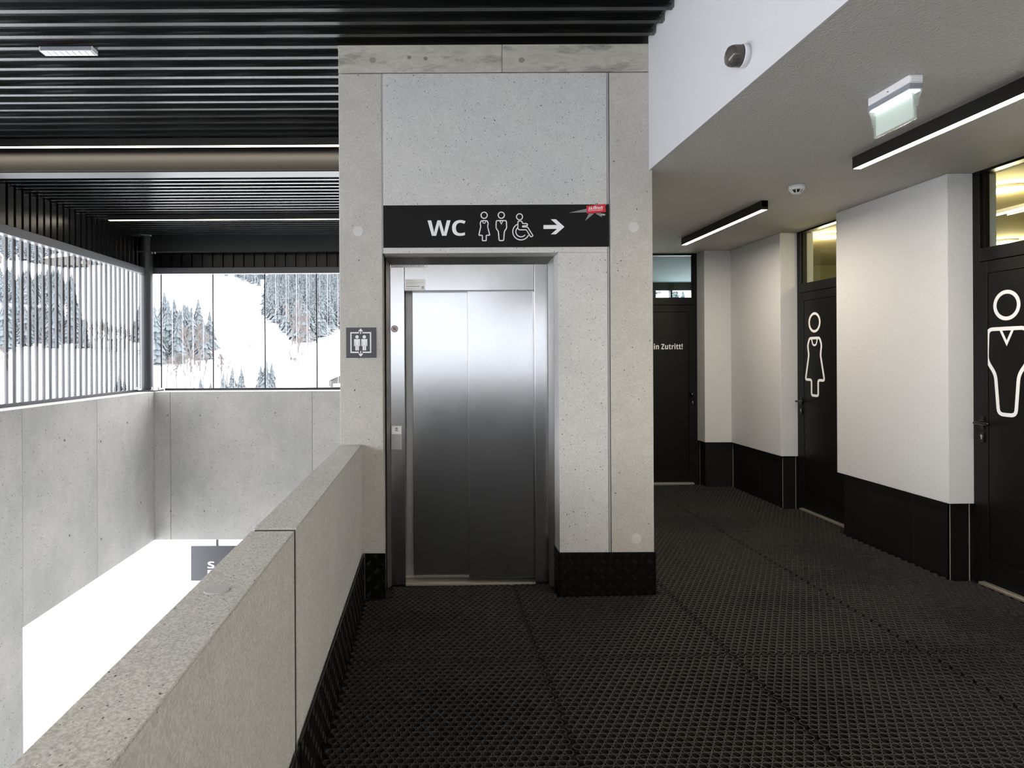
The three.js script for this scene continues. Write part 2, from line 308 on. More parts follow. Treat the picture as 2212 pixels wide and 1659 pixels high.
// dark plinth panels under the plaster, with pale sealant in some joints
{
  const b = structure('baseboard_right');
  const px = XW + 0.034, T = 0.562;
  const run = (zs) => { for (let i = 0; i < zs.length - 1; i++) add('plinth_panel', uvm(rbox(px, px + 0.02, 0.01, T, zs[i + 1] + 0.0016, zs[i] - 0.0016, 0.002), 1.3, i * 0.3), M.skirt, b); };
  run([Z(4.446), Z(4.78), Z(5.27), Z(5.585)]); run([Z(6.556), Z(7.02), Z(7.585)]); run([zFar, 6, 4, 2.4, Z(3.37)]);
  for (const z of [Z(4.446), Z(6.556)]) {
    add('plinth_panel', rbox(px, XD - 0.004, 0.01, T, z - 0.02, z + 0.0005, 0.002), M.skirt, b);
    add('sealant', box(px - 0.001, px + 0.003, 0.03, T - 0.01, z - 0.001, z + 0.0022), M.silicone, b);
    add('sealant', box(XD - 0.006, XD - 0.001, 0.03, T, z, z + 0.004), M.silicone, b);
  }
  const ze = Z(7.625);
  add('plinth_panel', rbox(3.245, px - 0.004, 0.01, T, ze - 0.02, ze, 0.002), M.skirt, b);
  add('plinth_panel', rbox(3.235, 3.243, 0.01, T, Z(7.79), ze, 0.002), M.skirt, b);
  add('sealant', box(px - 0.005, px - 0.0005, 0.03, T, ze, ze + 0.006), M.silicone, b);
  add('sealant', box(3.234, 3.242, 0.03, T - 0.01, Z(7.785), Z(7.78)), M.silicone, b);
}
// chequer-plate kick plates: lozenge bars in fives, turned by turns
function chequer(w, h, mat) {                            // plate in x = 0..w, y = 0..h, bars standing out of z = 0
  const bars = [], p = 0.052;
  for (let r = 0; r * p < h - 0.02; r++) for (let c = 0; c * p < w - 0.02; c++) {
    const a = (r + c) % 2 ? Math.PI / 4 : -Math.PI / 4;
    for (let k = -2; k <= 2; k++) {
      const x = (c + 0.5) * p - Math.sin(a) * k * 0.0075, y = (r + 0.5) * p + Math.cos(a) * k * 0.0075;
      if (x < 0.012 || x > w - 0.012 || y < 0.012 || y > h - 0.012) continue;
      bars.push(new THREE.Matrix4().compose(new THREE.Vector3(x, y, 0), new THREE.Quaternion().setFromAxisAngle(new THREE.Vector3(0, 0, 1), a), new THREE.Vector3(1, 1, 1)));
    }
  }
  const g = new THREE.SphereGeometry(1, 8, 5); g.scale(0.0145, 0.0022, 0.0018);
  const m = new THREE.InstancedMesh(g, mat, bars.length); m.name = 'lozenge_bars'; m.userData.kind = 'stuff'; bars.forEach((b, i) => m.setMatrixAt(i, b)); m.castShadow = m.receiveShadow = true; return m;
}
{
  const T = 0.287;
  const plate = (parent, w, h, pos, turn) => { const pl = add('kick_plate', rbox(0, w, 0, h, -0.006, 0, 0.0015), M.tread, parent); pl.position.set(...pos); pl.rotation.y = turn; pl.add(chequer(w, h, M.tread)); };
  const a = structure('baseboard_parapet');
  plate(a, 2.11, T + 0.02, [PX1 + 0.016, -0.02, Z(2.182)], Math.PI / 2); plate(a, 2.06, T + 0.02, [PX1 + 0.016, -0.02, Z(0.1)], Math.PI / 2); plate(a, 3, T + 0.02, [PX1 + 0.016, -0.02, Z(-2.9)], Math.PI / 2);
  const b = structure('baseboard_shaft');
  plate(b, SX1 - OX1 + 0.012, T + 0.012, [OX1 - 0.006, -0.012, 0.016], 0);
  plate(b, 0.16, T + 0.012, [OX1 - 0.008, -0.012, -0.16], -Math.PI / 2);
  plate(b, -0.301 - PX1 - 0.02, T + 0.012, [PX1 + 0.02, -0.012, 0.016], 0);
}

// ------------------------------------------------------------------ roof: black perforated trapezoidal deck
function corrugate(count, pitch, flange, web, depth, len) {   // ribs along x (0..len), profile in s (forward) and t (up), lower flange first
  const fl = [], wb = [], top = [];
  for (let i = 0; i < count; i++) {
    const s = i * pitch, a = s + flange, b = a + web, c = s + pitch - web, d = s + pitch;
    fl.push([[0, 0, s], [len, 0, s], [len, 0, a], [0, 0, a]]); wb.push([[0, 0, a], [len, 0, a], [len, depth, b], [0, depth, b]]);
    top.push([[0, depth, b], [len, depth, b], [len, depth, c], [0, depth, c]]); wb.push([[0, depth, c], [len, depth, c], [len, 0, d], [0, 0, d]]);
  }
  return { fl, wb, top };
}
function deckUv(g, tile) { const p = g.attributes.position, n = g.attributes.normal, uv = new Float32Array(p.count * 2); for (let i = 0; i < p.count; i++) { uv[i * 2] = p.getX(i) / tile; uv[i * 2 + 1] = (Math.abs(n.getY(i)) > 0.6 ? p.getZ(i) : p.getY(i)) / tile; } g.setAttribute('uv', new THREE.BufferAttribute(uv, 2)); return g; }
{
  const r = structure('roof');
  const P = 0.1533, sheet = (x0, x1, zFront, n) => { const k = corrugate(n, P, 0.038, 0.003, 0.045, x1 - x0); const m = add('deck_sheet', deckUv(quads([...k.wb, ...k.top]), 0.024), M.deck, r); m.position.set(x0, ROOF, zFront - n * P); for (const f of k.fl) add('rib_flange', deckUv(quads([f]), 0.024), M.deck, m); return m; };
  const z0 = Z(3.79) + 0.022;                            // a lower flange sits here; the sheets run in whole ribs either way
  // towards the camera and beyond it: sheets of six ribs
  const per = 6;
  for (let k = 0; k < 13; k++) sheet(-4.95, XB, z0 + 0.044 - P * 0 + P * per * (k + 1) - P * 3, per);
  sheet(-4.95, XB, z0 + 0.044 - P * 3 + P * per - P * per, 1 * 1);
  const zs = z0 + 0.044 - P * 3 - P;                     // just before the shaft front from here on only over the stairwell
  for (let k = 0; k < 7; k++) sheet(-4.95, -0.602, zs - P * per * k, per);
  sheet(-4.95, -0.602, zs - P * per * 7, 1);
  add('roof_slab', box(-5.3, 4.0, ROOF + 0.075, ROOF + 0.35, Z(11.6), zFar + 0.3), M.gap, r);
  add('fascia', box(-0.61, XB, ROOF + 0.001, ROOF + 0.074, -0.3, -0.004), M.blackSteel, r);
}
// steel frame
{
  const ibeam = (name, x0, x1, yb, yt, zf, wdt) => {
    const b = structure(name);
    add('web', rbox(x0, x1, yb + 0.018, yt - 0.018, zf - wdt / 2 - 0.006, zf - wdt / 2 + 0.006, 0.002), M.beam, b);
    add('upper_flange', rbox(x0, x1, yt - 0.018, yt, zf - wdt, zf, 0.003), M.beam, b);
    add('lower_flange', rbox(x0, x1, yb, yb + 0.016, zf - wdt, zf, 0.003), M.beam, b);
    return b;
  };
  ibeam('beam_1', -4.93, -0.602, 3.352, ROOF - 0.002, Z(6.16), 0.2);
  const b2 = structure('beam_2');
  add('web', rbox(-4.74, -0.602, 3.40, ROOF + 0.06, Z(11.2), Z(11.05), 0.004), M.blackSteel, b2);
  const lr = structure('rail_left');
  add('channel', rbox(-4.95, -4.83, 3.01, 3.12, Z(11.04), zFar, 0.005), M.rail, lr);
  const br = structure('rail_back');
  add('channel', rbox(-4.80, -0.602, 3.035, 3.14, Z(11.27), Z(11.15), 0.005), M.rail, br);
  const c = structure('column');
  add('shaft', cyl(0.1, 0.1, 2.62, -4.845, 2.36, Z(11.1), 40), M.columnPaint, c);
  add('base_plate', rbox(-5.0, -4.64, 1.02, 1.045, Z(11.3), Z(10.9), 0.003), M.rail, c);
  add('head_plate', rbox(-4.98, -4.74, 3.39, 3.405, Z(11.24), Z(10.97), 0.002), M.rail, c);
  for (const [dx, dz] of [[-0.12, -0.13], [0.13, -0.13], [-0.12, 0.14], [0.13, 0.14]]) add('anchor_bolt', [cyl(0.009, 0.009, 0.055, -4.835 + dx, 1.07, Z(11.1) + dz, 12), cyl(0.018, 0.018, 0.014, -4.835 + dx, 1.053, Z(11.1) + dz, 6)], M.bolt, c);
  for (const dx of [-0.15, 0.14, 0.19]) add('bolt', cyl(0.013, 0.013, 0.03, -4.845 + dx, 3.37, Z(10.99), 6), M.bolt, c);
}
// screens of perforated trapezoidal sheet on the open sides
function screen(name, label, turn, pos, from, to, pitch, y0, y1, pan, web_) {     // pitches from..to along local x; a lap every five
  const w = structure(name, label), rib = pitch * 0.17, web = 0.011, depth = 0.03;
  for (let s = Math.floor(from / 5); s * 5 < to; s++) {
    const k0 = Math.max(from, s * 5), k1 = Math.min(to, s * 5 + 5), faces = [];
    for (let k = k0; k < k1; k++) { const a = k * pitch, b = a + web, c = b + rib, d = c + web; faces.push([[d, y0, 0], [a + pitch, y0, 0], [a + pitch, y1, 0], [d, y1, 0]], [[b, y0, -depth], [c, y0, -depth], [c, y1, -depth], [b, y1, -depth]]); }
    const sh = add('cladding_sheet', quads(faces), pan, w);
    for (let k = k0; k < k1; k++) { const a = k * pitch, b = a + web, c = b + rib, d = c + web; add('rib', quads([[[a, y0, 0], [b, y0, -depth], [b, y1, -depth], [a, y1, 0]], [[c, y0, -depth], [d, y0, 0], [d, y1, 0], [c, y1, -depth]]]), web_, sh); }
    if (pan !== M.claddingBlack && k0 === s * 5) add('lap_strip', box(k0 * pitch - 0.012, k0 * pitch + 0.012, y0, y1, -0.006, 0.002), M.lap, w);
  }
  w.position.set(...pos); w.rotation.y = turn; return w;
}
// local x of the stairwell screens runs from near to far
screen('window_1', 'perforated sheet screen over the long stairwell wall', Math.PI / 2, [-4.97, 0, Z(7.74)], -76, 24, 0.1475, 1.06, 3.04, M.mesh, M.rib);
screen('window_2', 'perforated sheet screen facing the open snow slope', 0, [-4.70, 0, Z(11.34)], -2, 22, 0.1814, 1.06, 3.05, M.mesh, M.ribLit);
screen('cladding_left', null, Math.PI / 2, [-4.965, 0, Z(7.74)], -76, 24, 0.1475, 3.1, ROOF + 0.06, M.claddingBlack, M.claddingBlack);
screen('cladding_back', null, 0, [-4.70, 0, Z(11.3)], -2, 22, 0.1814, 3.1, ROOF + 0.06, M.claddingBlack, M.claddingBlack);
// the hall's open side behind the viewer: low wall, above it an added unseen sheet that dims the daylight
{
  const w = structure('wall_rear');
  add('concrete_panel', uvm(box(PX1 + 0.01, XW - 0.01, -0.3, 1.05, zFar - 0.25, zFar), 2.4), M.wall, w);
  add('concrete_panel', uvm(box(XL + 0.002, PX0 - 0.01, -3.4, 1.05, zFar - 0.25, zFar), 2.4), M.wall, w);
}
screen('window_3', 'unseen perforated sheet added at the rear of the hall to dim the daylight', 0, [XL, 0, zFar - 0.05], 0, 45, 0.1814, 1.05, ROOF, M.meshDimming, M.rib);
{
  const t = structure('trim_1'); add('sill_rail', rbox(-4.99, -4.93, 1.02, 1.062, Z(10.9), zFar, 0.003), M.rail, t);
  const t2 = structure('trim_2'); add('sill_rail', rbox(-4.63, -0.602, 1.02, 1.06, Z(11.36), Z(11.30), 0.003), M.lap, t2);
}

// ------------------------------------------------------------------ doors
function door(name, label, width, parts, place) {        // local: x 0..width, front faces +z, frame front at z = 0
  const d = structure(name, label);
  const h = CEIL - 0.006, f = 0.056, G0 = 2.252, G1 = h - 0.05, L = 2.158;
  add('frame', [rbox(0, f, 0, h, -0.07, 0, 0.002), rbox(width - f, width, 0, h, -0.07, 0, 0.002), rbox(f, width - f, h - 0.05, h, -0.07, 0, 0.002), rbox(f, width - f, L + 0.006, G0, -0.07, 0, 0.002)], M.door, d);
  add('glazing_bead', [rbox(f, f + 0.014, G0, G1, -0.045, -0.02, 0.001), rbox(width - f - 0.014, width - f, G0, G1, -0.045, -0.02, 0.001)], M.door, d);
  const pane = add('pane', box(f, width - f, G0, G1, -0.036, -0.034), M.glass, d);
  add('backing', box(f, width - f, 0.012, L + 0.006, -0.069, -0.06), M.gap, d);
  const lx0 = f + 0.005 - 0.02, lx1 = width - f + 0.015, st = 0.078;
  const leaf = add('leaf', [rbox(lx0, lx0 + st, 0.03, L, -0.058, 0.004, 0.002), rbox(lx1 - st, lx1, 0.03, L, -0.058, 0.004, 0.002), rbox(lx0 + st, lx1 - st, L - st, L, -0.058, 0.004, 0.002), rbox(lx0 + st, lx1 - st, 0.03, 0.185, -0.058, 0.004, 0.002)], M.door, d);
  add('leaf_panel', rbox(lx0 + st + 0.003, lx1 - st - 0.003, 0.188, L - st - 0.003, -0.05, 0.0005, 0.002), M.doorPanel, leaf);
  add('threshold', [rbox(f + 0.01, width - f - 0.01, 0.004, 0.022, -0.04, 0.028, 0.003), rbox(f + 0.01, width - f - 0.01, 0.02, 0.028, -0.03, -0.004, 0.002)], M.aluminium, d, 'pale aluminium threshold strip');
  parts(d, { lx0, lx1, st, h, f });
  d.position.set(...place[0]); d.rotation.y = place[1];
  return d;
}
function lever(d, x, dir) {
  const hd = add('handle', [cyl(0.026, 0.026, 0.012, x, 1.085, 0.01, 20, 'z'), rbox(x - 0.014, x + 0.014, 1.04, 1.13, 0.004, 0.012, 0.003), cyl(0.01, 0.01, 0.05, x, 1.085, 0.036, 14, 'z'), (() => { const g = new THREE.CapsuleGeometry(0.0105, 0.1, 4, 12); g.rotateZ(Math.PI / 2); g.translate(x + dir * 0.05, 1.085, 0.06); return g; })()], M.gloss, d);
  const k = add('lock', [rbox(x - 0.015, x + 0.015, 0.955, 1.025, 0.004, 0.013, 0.006)], M.gloss, d);
  add('cylinder', [cyl(0.0085, 0.0085, 0.004, x, 0.998, 0.0145, 16, 'z'), rbox(x - 0.004, x + 0.004, 0.975, 0.998, 0.0125, 0.0162, 0.001)], M.bolt, k);
}
// outline figures, one unit tall, standing on y = 0
const U = (list, cx, top) => list.map(([x, y]) => [(x - cx) / 190, (1412 - y) / 190]);
function womanLines(w) {
  const P = (l) => U(l, 1033);
  return [stroke(arc(0, 0.879, 0.105, 0, 360, 36), w), stroke(soften(P([[1014, 1280], [1052, 1280], [1059, 1296], [1055, 1318], [1069, 1374], [1046, 1374], [1046, 1409], [1021, 1409], [1021, 1374], [998, 1374], [1011, 1318], [1007, 1296]]), 0.03), w, true), stroke(soften(P([[1022, 1281], [1044, 1281], [1040, 1294], [1033, 1297], [1026, 1294]]), 0.02), w * 0.7, true).translate(0, 0, 0.0004)];
}
function manLines(w) {
  const P = (l) => U(l, 1143.5);
  return [stroke(arc(0, 0.879, 0.105, 0, 360, 36), w), stroke(soften(P([[1111, 1280], [1176, 1280], [1178, 1328], [1163, 1349], [1158, 1409], [1129, 1409], [1124, 1349], [1109, 1328]]), 0.045), w, true), stroke(P([[1133, 1281], [1143.5, 1302], [1154, 1281]]), w * 0.7).translate(0, 0, 0.0004)];
}
function put(geos, s, x, y, z, parent, name, mat = M.print, label) { const g = mergeGeometries(geos.map(clean)); g.scale(s, s, 1); g.translate(x, y, z); return add(name, g, mat, parent, label); }
const figH = 0.815, figY = 1.17;
door('door_1', 'closed black door with Kein Zutritt lettering at the corridor end', 1.073, (d, k) => {
  add('lettering', text('Kein Zutritt!', 2.602 - 2.16, 3.04 - 2.16, 1.628, 1.697), M.print, d, 'white door lettering').position.z = 0.001;
  const x = k.lx1 - 0.04;
  add('handle', [cyl(0.025, 0.025, 0.012, x - 0.02, 1.085, 0.01, 20, 'z'), cyl(0.011, 0.011, 0.04, x - 0.02, 1.085, 0.03, 14, 'z'), (() => { const g = new THREE.SphereGeometry(0.027, 20, 14); g.scale(1, 1, 0.7); g.translate(x - 0.02, 1.085, 0.058); return g; })()], M.gloss, d, 'round black door knob');
  const lk = add('lock', rbox(x - 0.012, x + 0.014, 0.96, 1.02, 0.004, 0.012, 0.005), M.gloss, d); add('cylinder', [cyl(0.0085, 0.0085, 0.004, x, 0.998, 0.0135, 16, 'z'), rbox(x - 0.004, x + 0.004, 0.975, 0.998, 0.0115, 0.0152, 0.001)], M.bolt, lk);
}, [[2.16, 0.032, Z(7.8)], 0]);
const dz = (D0) => (D) => D - D0;
door('door_2', 'black washroom door with a white outline woman figure', 0.9, (d, k) => {
  put(womanLines(0.03), figH, 6.52 - 6.225, figY - 0.03, 0.002, d, 'woman_figure', M.print, 'white outline figure of a woman');
  lever(d, k.lx0 + 0.04, 1);
}, [[XD, 0.04, Z(6.52)], -Math.PI / 2]);
door('door_3', 'black washroom door with a white outline man figure', 1.0, (d, k) => {
  put(manLines(0.03), figH, 4.41 - 4.15, figY - 0.03, 0.002, d, 'man_figure', M.print, 'white outline figure of a man');
  lever(d, k.lx0 + 0.04, 1);
}, [[XD, 0.04, Z(4.41)], -Math.PI / 2]);

// rooms behind the doors
{
  const r = structure('wall_washroom');
  add('side_wall', box(8.2, 8.4, 0, 2.95, Z(9), Z(2)), M.washroomTile, r); add('far_wall', box(XWO + 0.002, 8.4, 0, 2.95, Z(9.2), Z(9)), M.washroomTile, r); add('near_wall', box(XWO + 0.002, 8.4, 0, 2.95, Z(2), Z(1.8)), M.washroom, r);
  add('partition', box(6.0, 8.2, 0, 2.83, Z(7.5), Z(7.38)), M.washroomTile, r);
  const c = structure('ceiling_washroom'); add('plaster', box(XWO + 0.002, 8.4, 2.83, 3.0, Z(9.2), Z(1.8)), M.washroom, c);
  const f = structure('floor_washroom'); add('slab', box(XD + 0.08, 8.4, -0.1, 0.03, Z(9.2), Z(1.8)), M.washroomTile, f);
  const lamps = [[4.31, 4.84, 'round washroom ceiling lamp seen over the man figure door'], [4.16, 6.74, 'round washroom ceiling lamp seen over the woman figure door'], [6.3, 7.1, 'small far washroom ceiling lamp behind the man figure transom']];
  for (const [x, D, l] of lamps) {
    const o = base('ceiling_lamp', [x, 2.83, Z(D)]); tag(o, l, 'lamp');
    add('housing', cyl(0.11, 0.115, 0.02, 0, -0.01, 0, 36), M.white, o); add('diffuser', cyl(0.095, 0.1, 0.012, 0, -0.025, 0, 36), M.ledWarmDisc, o);
    const p = new THREE.PointLight(new THREE.Color(1, 0.8, 0.45), 1.1); p.name = 'washroom_lamp_glow'; p.position.set(0, -0.12, 0); p.shadow.radius = 4; p.castShadow = true; o.add(p);
  }
  const o = base('linear_lamp', [4.95, 2.83, Z(5.45)]); tag(o, 'thin strip lamp added behind the man figure transom for bright bars in its glass', 'lamp');  // lamp put in for bright bars that look reflected in the glass
  add('housing', box(-0.03, 0.03, -0.03, 0, -0.5, 0.5), M.white, o); add('diffuser', box(-0.025, 0.025, -0.036, -0.03, -0.49, 0.49), M.ledWarmDisc, o);
  const k = structure('wall_office');
  add('ceiling', box(0.6, 6.2, 2.86, 3.0, Z(11.5), Z(7.93)), M.backRoom, k);
  add('lintel', box(0.6, 6.2, 2.72, 2.86, Z(11.5), Z(11.3)), M.blackSteel, k);
  add('mullion', [box(3.86, 3.96, 0, 2.72, Z(11.45), Z(11.35)), box(4.22, 4.25, 0, 2.72, Z(11.45), Z(11.35)), box(4.62, 4.68, 0, 2.72, Z(11.45), Z(11.35)), box(0.6, 3.87, 0, 2.72, Z(11.5), Z(11.3))], M.blackSteel, k);
  add('side_wall', box(6.0, 6.2, 0, 2.86, Z(11.5), Z(9.21)), M.backRoom, k); add('side_wall', box(0.5, 0.6, 0, 2.9, Z(11.5), Z(7.93)), M.backRoom, k);
  add('slab', box(0.6, 6.2, -0.2, 0, Z(11.5), Z(7.93)), M.washroomTile, k);
}

// ------------------------------------------------------------------ the lift
{
  const e = base('elevator', [0, 0, 0]); tag(e, 'brushed stainless steel lift entrance set in the concrete shaft', 'elevator');
  const zo = -0.163, zi = -0.215, zb = -0.26, ox0 = OX0 + 0.001, ox1 = OX1 - 0.001, oy = OY - 0.001, ix0 = -0.277, ix1 = 0.8215, iy = 2.228;
  add('frame', hull([[ox0, -0.01, zo], [ix0, -0.01, zi], [ox0, -0.01, zb], [ix0, -0.01, zb], [ox0, oy, zo], [ix0, iy, zi], [ox0, oy, zb], [ix0, iy, zb]]), M.steelDark, e);
  add('frame', hull([[ox1, -0.01, zo], [ix1, -0.01, zi], [ox1, -0.01, zb], [ix1, -0.01, zb], [ox1, oy, zo], [ix1, iy, zi], [ox1, oy, zb], [ix1, iy, zb]]), M.steelDark, e);
  add('frame', hull([[ox0, oy, zo], [ix0, iy, zi], [ox0, oy, zb], [ix0, iy, zb], [ox1, oy, zo], [ix1, iy, zi], [ox1, oy, zb], [ix1, iy, zb]]), M.steelDark, e);
  const dx0 = -0.177, dx1 = 0.728, dy = 2.044;
  const post = add('post', uvm(rbox(ix0 + 0.001, dx0, -0.01, iy - 0.001, -0.30, zi - 0.002, 0.003), 0.5), M.steel, e);
  add('post', uvm(rbox(dx1, ix1 - 0.001, -0.01, iy - 0.001, -0.30, zi - 0.002, 0.003), 0.5, 0.3), M.steel, e);
  add('header', uvm(rbox(dx0 + 0.0015, dx1 - 0.0015, dy, iy - 0.001, -0.30, zi - 0.003, 0.003), 0.5, 0.6), M.steel, e);
  add('reflection_strip', uvm(rbox(dx0 + 0.002, -0.124, 0.02, dy + 0.02, -0.37, -0.352, 0.002), 0.5, 0.1), M.steelDark, e, 'recessed strip standing in for a dark reflection beside the sliding panels');  // recess built in place of a blurred dark reflection on the steel
  add('door_panel', uvm(rbox(-0.1235, 0.275, 0.028, dy + 0.02, -0.325, -0.298, 0.003), 0.5, 0.1), M.steel, e);
  add('door_panel', uvm(rbox(0.267, dx1 + 0.02, 0.028, dy + 0.02, -0.29, -0.262, 0.003), 0.5, 0.8), M.steel, e);
  add('sill', [rbox(dx0, dx1, -0.012, 0.004, -0.34, -0.218, 0.002), rbox(dx0, dx1, 0.003, 0.008, -0.246, -0.219, 0.001)], M.aluminium, e, 'pale metal lift sill');
  const cp = add('call_panel', rbox(-0.272, -0.199, 0.94, 1.105, zi - 0.003, zi + 0.001, 0.001), M.steelDark, e);
  add('display', rbox(-0.270, -0.202, 1.047, 1.103, zi, zi + 0.003, 0.001), M.paper, cp, 'pale badge plate above the call button');
  put([stroke(arc(-0.236, 1.085, 0.0062, 0, 360, 20), 0.0035), flat([[-0.239, 1.083], [-0.233, 1.083], [-0.236, 1.088]]), flat([[-0.248, 1.069], [-0.224, 1.069], [-0.224, 1.0725], [-0.248, 1.0725]])], 1, 0, 0, zi + 0.0034, cp, 'emblem', M.printBlack);
  add('button', rbox(-0.2515, -0.222, 1.0, 1.03, zi, zi + 0.004, 0.002), M.aluminium, cp, 'square silver call button');
  const s1 = base('sticker', [-0.268, 2.206, zi]); tag(s1, 'narrow white shaft detector label at the top corner of the lift frame', 'sticker');
  add('paper', box(0, 0.254, 0, 0.019, -0.0012, 0.0009), M.paper, s1);
  add('lettering', text('Aufzugsschacht Melder 422/1E', 0.022, 0.228, 0.0045, 0.0148, bold), M.printBlack, s1).position.z = 0.001;
  put([stroke([[0.002, 0.002], [0.252, 0.002], [0.252, 0.017], [0.002, 0.017]], 0.0013, true)], 1, 0, 0, 0.0012, s1, 'border', M.printBlack);
  const s2 = base('notice', [-0.171, 2.046, zi - 0.003]); tag(s2, 'white service notice on the steel header above the lift doors', 'notice');
  add('paper', box(0, 0.14, 0, 0.078, -0.0006, 0.001), M.paper, s2);
  const lines = [[0.008, 0.068, 0.069], [0.008, 0.128, 0.055], [0.008, 0.08, 0.046], [0.008, 0.05, 0.010]].map(([a, b, y]) => flat([[a, y], [b, y], [b, y + 0.0016], [a, y + 0.0016]]));
  put(lines, 1, 0, 0, 0.0013, s2, 'lettering', M.printDim);
  put([flat([[0.008, 0.028], [0.1, 0.028], [0.1, 0.0305], [0.008, 0.0305]]), stroke(arc(0.122, 0.022, 0.006, 0, 360, 20), 0.003), flat([[0.119, 0.0205], [0.125, 0.0205], [0.122, 0.025]]), flat([[0.111, 0.0085], [0.133, 0.0085], [0.133, 0.0105], [0.111, 0.0105]])], 1, 0, 0, 0.0013, s2, 'emblem', M.printBlack);
  const s3 = base('prohibition_sticker', [-0.246, 1.78, zi]); tag(s3, 'small round red and white prohibition sticker on the lift frame', 'sticker');
  const disc = new THREE.CylinderGeometry(0.0245, 0.0245, 0.002, 32); disc.rotateX(Math.PI / 2); add('paper', disc, M.paper, s3);
  put([stroke([[-0.009, -0.009], [-0.009, 0.008], [0.009, 0.008], [0.009, -0.009]], 0.003), stroke([[-0.002, -0.01], [-0.002, 0.004]], 0.004), stroke([[0.004, -0.008], [0.004, 0.0]], 0.003)], 1, 0, 0, 0.0013, s3, 'symbol', M.printBlack);
  put([stroke(arc(0, 0, 0.0225, 0, 360, 32), 0.003), stroke([[-0.0155, 0.0155], [0.0155, -0.0155]], 0.0028).translate(0, 0, 0.0003)], 1, 0, 0, 0.0017, s3, 'red_ring', std({ color: 0x7d2a2c, roughness: 0.6, side: THREE.DoubleSide }));
}
// wayfinding sign over the lift
{
  const s = base('sign', [-0.305, 2.307, 0]); tag(s, 'long black WC sign with white figures and arrow over the lift', 'sign');
  const k = 1.494 / 1455, X = (x) => (x - 383) * k, Y = (y) => (1451 - y) * k;
  add('panel', rbox(0, 1.494, 0, 0.2805, 0.0005, 0.006, 0.001), M.signBlack, s);
  add('lettering', text('WC', X(668), X(913), Y(1377), Y(1275)), M.print, s).position.z = 0.0062;
  const L = 5.5 * k * 5.2 / 190 / k / 1, fig = 190 * k;
  put(womanLines(0.034), fig, X(1033), Y(1412), 0.0066, s, 'woman_figure'); put(manLines(0.034), fig, X(1143.5), Y(1412), 0.0066, s, 'man_figure');
  const P = (l) => l.map(([x, y]) => [X(x), Y(y)]), w = 6 * k, A = (cx, cy, r, a, b) => arc(X(cx), Y(cy), r * k, a, b, 40);
  put([stroke(A(1261, 1256, 19.5, 0, 360), w), stroke(A(1270, 1352, 53, 118, 332), w), stroke(A(1270, 1352, 33, 128, 318), w).translate(0, 0, 0.0003),
    stroke(soften(P([[1251, 1284], [1276, 1284], [1280, 1300], [1310, 1300], [1313, 1313], [1280, 1315], [1280, 1322], [1312, 1322], [1348, 1379], [1333, 1387], [1304, 1340], [1258, 1340], [1250, 1332]]), 0.006), w, true).translate(0, 0, 0.0006)], 1, 0, 0, 0.0066, s, 'wheelchair_figure');
  put([flat(P([[1415, 1310], [1503, 1310], [1462, 1273], [1495, 1273], [1550, 1322], [1495, 1370], [1462, 1370], [1503, 1335], [1415, 1335]]))], 1, 0, 0, 0.0066, s, 'arrow');
  // corner emblem: coordinates read in a closer view, 2212 px over 140 px
  const ex = (x) => (1200 + x * 140 / 2212 - 828) * 1.494 / 487, ey = (y) => (535 - (430 + y * 140 / 2212)) * 0.2805 / 91.5 + 0.004, E2 = (l) => l.map(([x, y]) => [ex(x), ey(y)]);
  for (const ray of [[[430, 520], [1060, 505], [1060, 380]], [[995, 800], [1310, 545], [1130, 555]], [[1340, 540], [1575, 680], [1530, 530]], [[1310, 270], [1470, 265], [1455, 200], [1340, 200]], [[1680, 225], [1690, 275], [1800, 205]]]) put([flat(E2(ray))], 1, 0, 0, 0.0064, s, 'star_ray', M.printGrey);
  put([flat(E2([[1045, 290], [1690, 220], [1708, 495], [1062, 552]]))], 1, 0, 0, 0.0067, s, 'red_label', M.printRed);
  const t1 = text('SkiWelt', ex(1105), ex(1600), ey(425), ey(325), bold, 0.35); t1.rotateZ(0);
  const tilt = (g) => { g.translate(-ex(1100), -ey(430), 0); g.rotateZ(0.07); g.translate(ex(1100), ey(430) - 0.0008, 0.0069); return g; };
  add('lettering', [tilt(t1), tilt(text('WILDER KAISER BRIXENTAL', ex(1100), ex(1600), ey(470), ey(444), bold)), flatPeak()], M.print, s);
  function flatPeak() { const g = flat(E2([[1270, 325], [1385, 285], [1340, 340]])); g.translate(0, 0, 0.007); return clean(g); }
  add('lettering', text('Itter', ex(1545), ex(1690), ey(618), ey(552), bold), M.print, s).position.z = 0.0068;
}
